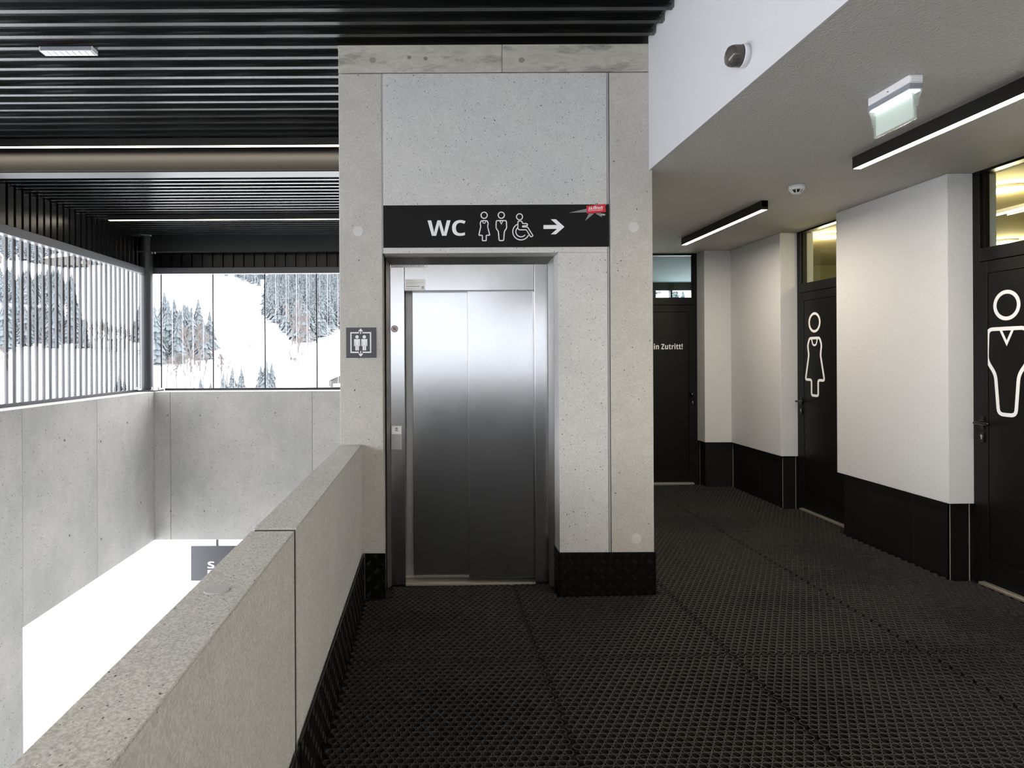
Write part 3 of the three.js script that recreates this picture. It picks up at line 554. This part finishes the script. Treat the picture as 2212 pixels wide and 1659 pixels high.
// lift pictogram plate
{
  const s = base('sign', [-0.555, 1.580, 0]); tag(s, 'square grey lift pictogram plate with two figures beside the lift', 'sign');
  const q = 0.198 / 194, X = (x) => (x - 81.5) * q, Y = (y) => (688 - y) * q, P = (l) => l.map(([x, y]) => [X(x), Y(y)]);
  add('panel', rbox(0, 0.198, 0, 0.2, 0.0005, 0.006, 0.0015), M.signGrey, s);
  for (const side of [[[162, 526], [113, 526], [113, 653], [160, 653]], [[190, 526], [240, 526], [240, 653], [191, 653]]]) put([stroke(P(side), 8 * q)], 1, 0, 0, 0.0064, s, 'cabin_outline');
  for (const [a, b] of [[[[176, 508], [176, 531]], [[166, 515], [176, 504], [186, 515]]], [[[176, 648], [176, 671]], [[166, 664], [176, 675], [186, 664]]]]) put([stroke(P(a), 6 * q), stroke(P(b), 7.5 * q).translate(0, 0, 0.0003)], 1, 0, 0, 0.0064, s, 'arrow');
  for (const cx of [152.5, 199.5]) { const c = new THREE.CircleGeometry(11 * q, 24); c.translate(X(cx), Y(553), 0); put([c, flat(soften(P([[cx - 19.5, 567], [cx + 19.5, 567], [cx + 19.5, 613], [cx + 13.2, 613], [cx + 13.2, 584], [cx + 11.4, 584], [cx + 11.4, 641], [cx + 1, 641], [cx + 1, 606], [cx - 1, 606], [cx - 1, 641], [cx - 11.4, 641], [cx - 11.4, 584], [cx - 13.2, 584], [cx - 13.2, 613], [cx - 19.5, 613]]), 0.003))], 1, 0, 0, 0.0064, s, 'person_figure'); }
}
// sign hung under the far stairwell wall
{
  const s = base('hanging_sign', [-3.655, -1.465, Z(11.1)]); tag(s, 'dark grey sign hanging on a short post under the stairwell wall', 'sign');
  add('post', rbox(-0.022, 0.022, -0.17, 0, -0.022, 0.022, 0.002), M.signGrey, s);
  add('panel', rbox(-0.455, 0.455, -0.76, -0.165, -0.02, 0.02, 0.004), M.signGrey, s);
  add('lettering', text('S', -0.165, -0.05, -0.548, -0.43), M.print, s).position.z = 0.021;
  add('lettering', text('F', -0.165, -0.07, -0.7, -0.575), M.print, s).position.z = 0.021;
}

// ------------------------------------------------------------------ lamps and devices
function strip(label, x, D0, D1, axis) {
  const len = Math.abs(D1 - D0), along = axis === 'z';
  const o = base('linear_lamp', along ? [x, CEIL, Z((D0 + D1) / 2)] : [(D0 + D1) / 2, ROOF, Z(x)], along ? 0 : Math.PI / 2); tag(o, label, 'lamp');
  const top = along ? 0 : -0.001;
  add('housing', [rbox(-0.027, -0.023, -0.072, top, -len / 2, len / 2, 0.001), rbox(0.023, 0.027, -0.072, top, -len / 2, len / 2, 0.001), rbox(-0.024, 0.024, -0.05, top, -len / 2, len / 2, 0.001), rbox(-0.0265, 0.0265, -0.072, top, -len / 2, -len / 2 + 0.003, 0.001), rbox(-0.0265, 0.0265, -0.072, top, len / 2 - 0.003, len / 2, 0.001)], M.lampBlack, o);
  add('diffuser', rbox(-0.0225, 0.0225, -0.0735, -0.052, -len / 2 + 0.004, len / 2 - 0.004, 0.002), M.led, o);
  const l = new THREE.RectAreaLight(new THREE.Color(1, 0.9, 0.74), along ? LED_CORRIDOR : LED, 0.045, len - 0.01); l.name = 'linear_lamp_glow'; l.position.set(0, -0.076, 0); l.rotation.x = -Math.PI / 2; o.add(l);
  return o;
}
strip('black strip lamp over the man figure door, running out over the viewer', 2.665, 2.40, 4.04, 'z');
strip('short black strip lamp on the corridor ceiling before the end door', 2.665, 5.15, 6.79, 'z');
strip('long warm strip lamp along the steel beam above the stairwell', 6.11, -4.78, -0.64, 'x');
strip('strip lamp among the far roof ribs near the black column', 9.36, -4.63, -0.64, 'x');
// the same rows run on over the hall behind the viewer
strip('strip lamp of the corridor row directly over the viewer', 2.665, -0.35, 1.29, 'z');
strip('strip lamp of the corridor row behind the viewer', 2.665, -3.1, -1.46, 'z');
strip('strip lamp across the roof deck just behind the viewer', -0.39, -4.6, 1.42, 'x');
strip('strip lamp across the roof deck farther behind the viewer', -3.64, -4.6, 1.42, 'x');
{
  // hanging exit sign: white housing, clear collar, glowing pane
  const o = base('exit_sign', [2.14, CEIL, Z(2.98)]); tag(o, 'ceiling exit light with a hanging pale blank pane', 'sign');
  add('housing', rbox(-0.03, 0.03, -0.037, 0, -0.135, 0.135, 0.004), M.white, o);
  add('end_cap', rbox(-0.026, 0.026, -0.034, -0.008, 0.134, 0.14, 0.002), M.white, o);
  add('slot', box(-0.0305, -0.0295, -0.024, -0.02, -0.005, 0.006), M.printBlack, o);
  add('collar', rbox(-0.031, 0.031, -0.062, -0.0372, -0.136, 0.136, 0.004), M.greyPlastic, o);
  add('diffuser', rbox(-0.026, 0.026, -0.07, -0.0622, -0.128, 0.128, 0.003), M.ledCool, o);
  add('pane', rbox(-0.004, 0.004, -0.186, -0.071, -0.118, 0.118, 0.002), M.signPane, o, 'blank pale green pane');
  add('pane_edge', [rbox(-0.006, 0.006, -0.194, -0.188, -0.13, 0.13, 0.002), rbox(-0.006, 0.006, -0.194, -0.07, 0.121, 0.13, 0.002), rbox(-0.006, 0.006, -0.194, -0.07, -0.13, -0.121, 0.002)], M.acrylic, o);
  for (const z of [-0.128, 0.128]) { const sh = new THREE.Shape(); sh.moveTo(-0.028, 0); sh.lineTo(0.028, 0); sh.quadraticCurveTo(0.01, -0.03, 0.009, -0.075); sh.lineTo(-0.009, -0.075); sh.quadraticCurveTo(-0.01, -0.03, -0.028, 0); const g = new THREE.ExtrudeGeometry(sh, { depth: 0.006, bevelEnabled: false, curveSegments: 8 }); g.translate(0, -0.0625, z - 0.003 + Math.sign(z) * 0.006); add('bracket', g, M.acrylic, o); }
  const l = new THREE.RectAreaLight(new THREE.Color(0.9, 1, 0.97), 0.8, 0.05, 0.25); l.name = 'exit_sign_glow'; l.position.set(0, -0.072, 0); l.rotation.x = -Math.PI / 2; o.add(l);
  // smoke detector
  const d = base('smoke_detector', [2.665, CEIL, Z(4.70)]); tag(d, 'round white smoke detector on the corridor ceiling', 'smoke detector');
  add('base', new THREE.LatheGeometry([[0, 0], [0.053, 0], [0.053, -0.03], [0.05, -0.034], [0, -0.034]].map((p) => new THREE.Vector2(...p)), 40), M.white, d);
  add('chamber', cyl(0.02, 0.034, 0.024, 0, -0.046, 0, 30), M.printBlack, d);
  for (let i = 0; i < 8; i++) { const g = rbox(-0.003, 0.003, -0.03, 0, -0.003, 0.003, 0.001); g.rotateX(0.72); g.translate(0, -0.033, 0.045); g.rotateY(i * Math.PI / 4 + 0.2); add('cage_bar', g, M.white, d); }
  add('cap', new THREE.LatheGeometry([[0, -0.062], [0.022, -0.062], [0.027, -0.058], [0.026, -0.055], [0, -0.055]].map((p) => new THREE.Vector2(...p)), 30), M.white, d);
  // flashing alarm lamp on the upper wall
  const a = base('alarm_beacon', [XB, 2.955, Z(2.97)]); tag(a, 'round smoked alarm beacon on a white base high on the plain wall', 'alarm');
  const lathe = (pts) => { const g = new THREE.LatheGeometry(pts.map((p) => new THREE.Vector2(...p)), 40); g.rotateZ(Math.PI / 2); return g; };
  add('base', lathe([[0, 0], [0.051, 0], [0.051, 0.026], [0.049, 0.029], [0, 0.029]]), M.white, a);
  add('seal', lathe([[0.0, 0.0292], [0.0495, 0.0292], [0.0495, 0.033], [0, 0.033]]), M.printBlack, a);
  add('lens', lathe([[0.049, 0.0332], [0.049, 0.06], [0.046, 0.075], [0.038, 0.086], [0.02, 0.092], [0, 0.093]]), M.smoked, a);
  add('reflector', lathe([[0.0, 0.0335], [0.044, 0.034], [0.03, 0.05], [0.012, 0.062], [0, 0.062]]), M.greyPlastic, a);
  const fins = []; for (let i = 0; i < 14; i++) { const t = i / 14 * 6.283; fins.push(rbox(-0.06, -0.035, Math.cos(t) * 0.0475 - 0.0008, Math.cos(t) * 0.0475 + 0.0008, Math.sin(t) * 0.0475 - 0.0008, Math.sin(t) * 0.0475 + 0.0008, 0.0003)); }
  add('lens_ribs', fins, M.smoked, a);
  // small luminaire under the roof deck
  const m = base('luminaire', [-2.4, ROOF, Z(4.33)]); tag(m, 'small flat luminaire with a row of white lenses under the black roof deck', 'lamp');
  add('housing', rbox(-0.17, 0.17, -0.026, 0, -0.028, 0.042, 0.003), M.greyPlastic, m);
  add('frame', [rbox(-0.174, 0.174, -0.03, -0.026, 0.038, 0.044, 0.001), rbox(-0.174, 0.174, -0.03, -0.026, -0.03, -0.024, 0.001), rbox(-0.176, -0.17, -0.03, 0, -0.03, 0.044, 0.001), rbox(0.17, 0.176, -0.03, 0, -0.03, 0.044, 0.001)], M.white, m);
  for (let i = 0; i < 8; i++) add('lens', rbox(-0.165 + i * 0.0415, -0.165 + i * 0.0415 + 0.036, -0.031, -0.026, -0.022, 0.036, 0.002), M.white, m);
}

// ------------------------------------------------------------------ ring mats
{
  const p = 1 / 24.5, row = p * 0.866, lathe = new THREE.LatheGeometry([[0.0160, -0.017], [0.0160, -0.001], [0.0165, 0], [0.0196, 0], [0.0201, -0.001], [0.0201, -0.017]].map((q) => new THREE.Vector2(...q)), 14);
  const open = (x, z) => (x > PX1 + 0.04 && x < XW - 0.0 && z > 0.04 && z < 3.75) || (x > OX0 + 0.04 && x < OX1 - 0.03 && z > -0.19 && z <= 0.05) || (x > SX1 + 0.03 && x < XW + 0.01 && z > Z(7.75) && z <= 0.05) || (x > XW - 0.02 && x < XD - 0.03 && ((z < Z(4.5) + 0.95 && z > Z(4.38)) || (z < Z(5.66) && z > Z(6.48))));
  const edges = [[-0.433, 0.567], [0.567, 1.567], [1.567, 2.567], [2.567, 3.68]];
  const labels = [
    ['black rubber ring mat along the parapet, between viewer and lift', 'black rubber ring mat along the parapet, directly before the lift doors'],
    ['black rubber ring mat second from the parapet, before the cross joint', 'black rubber ring mat at the foot of the shaft corner'],
    ['black rubber ring mat third from the parapet, before the cross joint', 'black rubber ring mat down the middle of the washroom corridor'],
    ['black rubber ring mat before the man figure door', 'black rubber ring mat along the plinth between the washroom doors']];
  // wet, darker patches where snow has been carried in
  const wet = [[2.56, Z(6.0), 0.45, 0.35], [3.1, Z(5.0), 0.3, 0.4], [2.9, Z(4.5), 0.4, 0.2], [-0.06, Z(3.9), 0.3, 0.2], [0.15, Z(2.9), 0.3, 0.25], [2.5, Z(3.3), 0.5, 0.25], [1.6, Z(2.9), 0.4, 0.3], [3.2, Z(3.7), 0.3, 0.3], [0.9, Z(2.2), 0.5, 0.15], [2.2, Z(4.1), 0.3, 0.2]];
  const damp = (x, z) => { let d = 0; for (const [a, b, rx, rz] of wet) d = Math.max(d, 1.25 - Math.hypot((x - a) / rx, (z - b) / rz) + rr(-0.35, 0.35)); return d > 0.35 ? 0.5 : 1; };
  edges.forEach(([x0, x1], c) => [[Z(0.55), Z(3.39)], [Z(3.39), Z(7.76)]].forEach(([za, zb], k) => {
    const list = [], cols = Math.floor((x1 - x0) / p);
    for (let j = 0; ; j++) {
      const z = za - row * 0.6 - j * row; if (z < zb + row * 0.6) break;
      for (let i = 0; i < cols; i++) { const x = x0 + p * 0.5 + i * p + (j % 2) * p / 2; if (x > x1 - p * 0.45 || !open(x, z)) continue; list.push([x, z]); }
    }
    const o = base('rubber_mat', [(x0 + x1) / 2, floorY((x0 + x1) / 2), (za + zb) / 2]); tag(o, labels[c][k], 'mat', 'rubber ring mats on the hall floor');
    o.rotation.z = 0.014;
    const m = new THREE.InstancedMesh(lathe, M.rubber, list.length); m.name = 'rings'; m.userData.kind = 'stuff'; m.castShadow = m.receiveShadow = true;
    const t = new THREE.Matrix4(); list.forEach(([x, z], i) => { t.makeTranslation(x - (x0 + x1) / 2, rr(-0.0006, 0.0006), z - (za + zb) / 2); m.setMatrixAt(i, t); m.setColorAt(i, new THREE.Color().setScalar(rr(0.8, 1.25) * damp(x, z))); });
    o.add(m);
  }));
}

// ------------------------------------------------------------------ outdoors: snow, trees, houses
const ground = (x, z) => { const r = Math.hypot(x, z - ZC); let h = -3.4; if (r > 90) h += 0.15 * (Math.min(r, 300) - 90); if (r > 300) h += 0.22 * (r - 300); return h; };
{
  const g = new THREE.BufferGeometry(), pos = [], idx = [], R = [0, 4, 9, 16, 26, 40, 60, 75, 90, 100, 120, 150, 180, 215, 250, 300, 340, 390, 450, 520, 600, 700, 820], N = 96;
  for (const r of R) for (let k = 0; k < N; k++) { const a = k / N * 6.28319, x = r * Math.cos(a), z = ZC + r * Math.sin(a); pos.push(x, ground(x, z) - 0.02 + (r > 100 ? Math.sin(a * 7 + r * 0.02) * r * 0.004 : 0), z); }
  for (let i = 0; i < R.length - 1; i++) for (let k = 0; k < N; k++) { const a = i * N + k, b = i * N + (k + 1) % N; idx.push(a, b, a + N, b, b + N, a + N); }
  g.setAttribute('position', new THREE.Float32BufferAttribute(pos, 3)); g.setIndex(idx); g.computeVertexNormals();
  const t = structure('terrain'); add('snow_field', g, M.snow, t);
}
function coniferGeo(s, tiers, seg) {                     // one unit tall: drooping whorls of boughs
  seed = s; const pos = [];
  for (let i = 0; i < tiers; i++) {
    const t = i / tiers, y1 = 0.1 + 0.9 * t, r = (0.2 * (1 - t) + 0.012) * rr(0.85, 1.15), top = Math.min(1, y1 + 0.22 * (1 - t) + 0.05), n = seg;
    for (let k = 0; k < n; k++) { const a = (k + rnd() * 0.5) / n * 6.283, w = 6.283 / n * rr(0.34, 0.56), q = r * rr(0.6, 1.2), y = y1 - rr(0, 0.05); pos.push(0, top, 0, Math.cos(a - w) * q, y, Math.sin(a - w) * q, Math.cos(a) * q * 1.18, y - 0.02, Math.sin(a) * q * 1.18, 0, top, 0, Math.cos(a) * q * 1.18, y - 0.02, Math.sin(a) * q * 1.18, Math.cos(a + w) * q, y, Math.sin(a + w) * q); }
  }
  const g = new THREE.BufferGeometry(); g.setAttribute('position', new THREE.Float32BufferAttribute(pos, 3)); g.computeVertexNormals(); return g;
}
const trunkGeo = (() => { const g = new THREE.CylinderGeometry(0.006, 0.018, 0.5, 6); g.translate(0, 0.25, 0); return g; })();
function bareGeo(s, depth) {                             // one unit tall: forked twigs as three-sided sticks
  seed = s; const out = [];
  const grow = (p, d, len, r, k) => {
    const q = p.clone().addScaledVector(d, len), g = new THREE.CylinderGeometry(r * 0.6, r, len, 3, 1, true); g.translate(0, len / 2, 0);
    g.applyQuaternion(new THREE.Quaternion().setFromUnitVectors(new THREE.Vector3(0, 1, 0), d)); g.translate(p.x, p.y, p.z); out.push(clean(g));
    if (k <= 0) return;
    const n = k > 2 ? 3 : 3; for (let i = 0; i < n; i++) grow(p.clone().addScaledVector(d, len * rr(0.55, 1)), new THREE.Vector3(d.x + rr(-0.75, 0.75), d.y * 0.9 + rr(0.05, 0.5), d.z + rr(-0.75, 0.75)).normalize(), len * rr(0.5, 0.78), r * 0.66, k - 1);
  };
  grow(new THREE.Vector3(), new THREE.Vector3(0, 1, 0), 0.36, 0.02, depth);
  const g = mergeGeometries(out); g.computeBoundingBox(); g.scale(1, 1 / g.boundingBox.max.y, 1); return g;
}
const firs = [coniferGeo(101, 22, 10), coniferGeo(102, 25, 10), coniferGeo(103, 20, 10)], farFir = coniferGeo(104, 11, 7), bares = [bareGeo(111, 5), bareGeo(112, 5), bareGeo(113, 5)];
const ORDINAL = ['first', 'second', 'third', 'fourth', 'fifth', 'sixth', 'seventh', 'eighth', 'ninth'];
function plant(kind, label, group, list, mat = M.needles) {
  const protos = (kind === 'conifer' ? firs : bares).map((f) => { const g = new THREE.Group(); if (kind === 'conifer') { add('foliage', f, mat, g); add('trunk', trunkGeo, M.bark, g); } else add('branches', f, M.twigs, g); return g; });
  list.forEach(([x0, z0, h0], i) => { const q = kind === 'conifer' && list.length > 9 ? 1 + ((i * 2) % 5 - 2) * 0.035 : 1, x = x0 * q, z = ZC + (z0 - ZC) * q, h = h0 * q, o = protos[i % protos.length].clone(); o.name = numbered(kind === 'conifer' ? 'conifer_tree' : kind); scene.add(o); o.position.set(x, ground(x, z) - 0.15, z); o.rotation.y = i * 1.7; o.scale.set(h * (kind === 'conifer' ? 1.05 : kind === 'shrub' ? 1.3 : 0.9), h, h * (kind === 'conifer' ? 1.05 : kind === 'shrub' ? 1.3 : 0.9)); tag(o, typeof label === 'function' ? label(i) : label, kind === 'shrub' ? 'shrub' : 'tree', group); });
}
plant('conifer', 'tall grey spruce in the dense clump beside the black column', 'spruces in the clump by the column', [[-48.1, -108.9, 10.8], [-49.1, -110.6, 9.2], [-47.2, -110.9, 10.9], [-47.0, -112.1, 9.5], [-46.0, -112.3, 10.0], [-45.2, -111.7, 9.0], [-44.9, -113.8, 10.0], [-44.3, -113.1, 8.5], [-43.6, -114.3, 9.9], [-43.0, -116.0, 10.0], [-42.3, -116.7, 7.5], [-42.2, -119.8, 8.1], [-46.6, -110.1, 8.4], [-45.7, -114.1, 9.3], [-44.7, -115.3, 8.8], [-48.7, -112.4, 8.7], [-47.8, -114.0, 10.2]]);
plant('conifer', 'spruce showing between the column and the ribbed screen', 'spruces behind the last screen ribs', [[-58.9, -127.1, 8.1], [-57.4, -125.0, 7.1], [-59.6, -126.4, 4.9]]);
plant('conifer', 'tall spruce on the slope seen through the ribbed stairwell screen', 'spruces behind the ribbed screen', [[-78.0, -114.4, 10.3], [-76.9, -113.6, 8.8], [-76.2, -115.5, 10.4], [-75.4, -116.5, 7.9], [-73.7, -119.4, 9.1], [-72.9, -121.1, 7.4], [-71.6, -119.5, 10.6], [-72.0, -122.2, 7.0], [-70.6, -123.3, 8.7], [-68.9, -121.0, 10.6], [-67.9, -122.7, 6.2], [-77.4, -117.0, 7], [-74.6, -117.6, 8.4]]);
plant('conifer', (i) => ORDINAL[i] + ' young fir from the black column along the sill of the far screen', 'young firs along the sill of the far screen', [[-30.7, -82.4, 2.4], [-29.5, -82.8, 1.7], [-27.8, -82.9, 3.1], [-26.7, -83.2, 3.7], [-25.6, -83.6, 3.6], [-23.0, -83.7, 4.1], [-22.6, -85, 4.2], [-22.2, -83.5, 4.8], [-21.6, -84.1, 4.4]]);
plant('conifer', 'small fir low behind the ribbed screen near the column', 'young firs low behind the ribbed screen', [[-38.3, -75.5, 3.2], [-37.6, -75.3, 2.6], [-38.9, -75.8, 2.2]]);
plant('bare_tree', 'pale leafless tree in front of the spruce clump', 'leafless trees below the spruce clump', [[-37.4, -97.0, 8.7], [-36.2, -97.6, 7.9], [-38.4, -98.2, 7.2], [-35.0, -81.9, 5.4], [-33.9, -82.3, 5.7], [-32.9, -82.7, 5.6], [-31.7, -82.6, 5.9], [-30.7, -83.5, 5.9], [-28.8, -85.2, 5.5], [-28.1, -85.4, 5.6], [-34.8, -100.1, 4.4], [-33.4, -86, 5.2]]);
plant('bare_tree', 'round leafless tree at the edge of the forest slope', 'leafless trees under the forest', [[-29.0, -132.2, 10.4], [-28.0, -131.6, 8.2], [-25.8, -132.8, 7.4], [-27.0, -128.6, 6.2], [-22.7, -107.4, 5.8], [-21.6, -105.2, 5.6], [-22.6, -118.7, 5.2], [-23.8, -112.6, 5.2], [-24.4, -120.6, 6.2]]);
plant('shrub', 'low bare thicket on the snow under the forest edge', 'thickets under the forest', [[-23.6, -102.6, 3.0], [-22.6, -101.5, 3.0], [-21.6, -100.5, 2.8], [-32.6, -111.7, 3.6], [-36.1, -127.3, 2.6], [-22.9, -104.0, 3.4], [-24.6, -101.2, 2.2]]);
plant('shrub', 'bare thicket behind the ribbed screen next to the column', 'thickets behind the ribbed screen', [[-60.4, -112.5, 6.2], [-59.0, -112.1, 6.0], [-56.8, -110.4, 6.0], [-55.9, -111.4, 5.6], [-56.0, -114.7, 5.2], [-62.8, -114.7, 6.0], [-58.0, -113.8, 5.6], [-66, -108, 4.2], [-63.6, -92, 3.4], [-61.5, -90, 3.0], [-65.5, -94, 3.6]]);
{
  seed = 131; const list = [];                           // wooded upper slopes: a dark mass nobody could count
  const spot = (t0, t1, r0, r1, n, h0, h1) => { for (let i = 0; i < n; i++) { const t = rr(t0, t1), r = rr(r0, r1), c = 1 / Math.hypot(1, t); list.push([t * r * c, ZC - r * c, rr(h0, h1)]); } };
  const edge = (t) => (t > -0.2 ? 142 + (t + 0.2) * 500 : t > -0.254 ? 142 + (-0.2 - t) / 0.054 * 70 : 340 + (-0.254 - t) / 0.136 * 105);
  for (let i = 0; i < 2600; i++) { const t = rr(-0.43, -0.09), r = rr(140, 470); if (r < edge(t) + rr(-6, 6)) continue; const c = 1 / Math.hypot(1, t); list.push([t * r * c, ZC - r * c, rr(5, 8.5)]); }
  spot(-0.67, -0.55, 225, 330, 150, 5, 8); spot(-0.67, -0.5, 420, 600, 220, 7, 11); spot(-0.67, -0.6, 140, 170, 40, 4, 6); spot(0.1, 0.9, 190, 420, 200, 8, 12);
  const m = new THREE.InstancedMesh(farFir, M.needles, list.length); m.name = 'forest'; tag(m, 'grey wooded mountainside above the open snow slope', 'forest', null, 'stuff');
  list.forEach(([x, z, h], i) => m.setMatrixAt(i, new THREE.Matrix4().compose(new THREE.Vector3(x, ground(x, z) - 0.3, z), new THREE.Quaternion().setFromAxisAngle(new THREE.Vector3(0, 1, 0), i), new THREE.Vector3(h * 1.25, h, h * 1.25)))); scene.add(m);
}
function house(label, x, z, turn, w, d, h) {
  const o = base('house', [x, ground(x, z) - 0.4, z], turn); tag(o, label, 'house');
  add('wall', box(-w / 2, w / 2, 0, h, -d / 2, d / 2), M.timber, o);
  const sh = new THREE.Shape([[-w / 2 - 0.8, 0], [0, h * 0.75], [w / 2 + 0.8, 0], [w / 2 + 0.8, 0.5], [0, h * 0.75 + 0.6], [-w / 2 - 0.8, 0.5]].map((p) => new THREE.Vector2(...p))), g = new THREE.ExtrudeGeometry(sh, { depth: d + 1.6, bevelEnabled: false }); g.translate(0, h, -d / 2 - 0.8);
  add('roof', g, M.snow, o, 'snow covered roof');
  add('gable', new THREE.ExtrudeGeometry(new THREE.Shape([[-w / 2, 0], [0, h * 0.75], [w / 2, 0]].map((p) => new THREE.Vector2(...p))), { depth: d - 0.2, bevelEnabled: false }).translate(0, h, -d / 2 + 0.1), M.timber, o);
  for (const wx of [-0.25, 0.1, 0.32]) add('window', box(wx * w - 0.6, wx * w + 0.6, h * 0.35, h * 0.7, d / 2, d / 2 + 0.1), M.snow, o);
}
house('timber chalet on the hill behind the ribs of the stairwell screen', -233, -338, 0.5, 11, 10, 3.6);
house('long barn with a broad snow roof behind the ribbed screen', -202, -357, 1.2, 13, 18, 4.2);
house('small hut on the snow at the shaft edge of the far screen', -12.9, -89.8, 0.3, 3.2, 3, 1.3);

renderer.render(scene, camera);
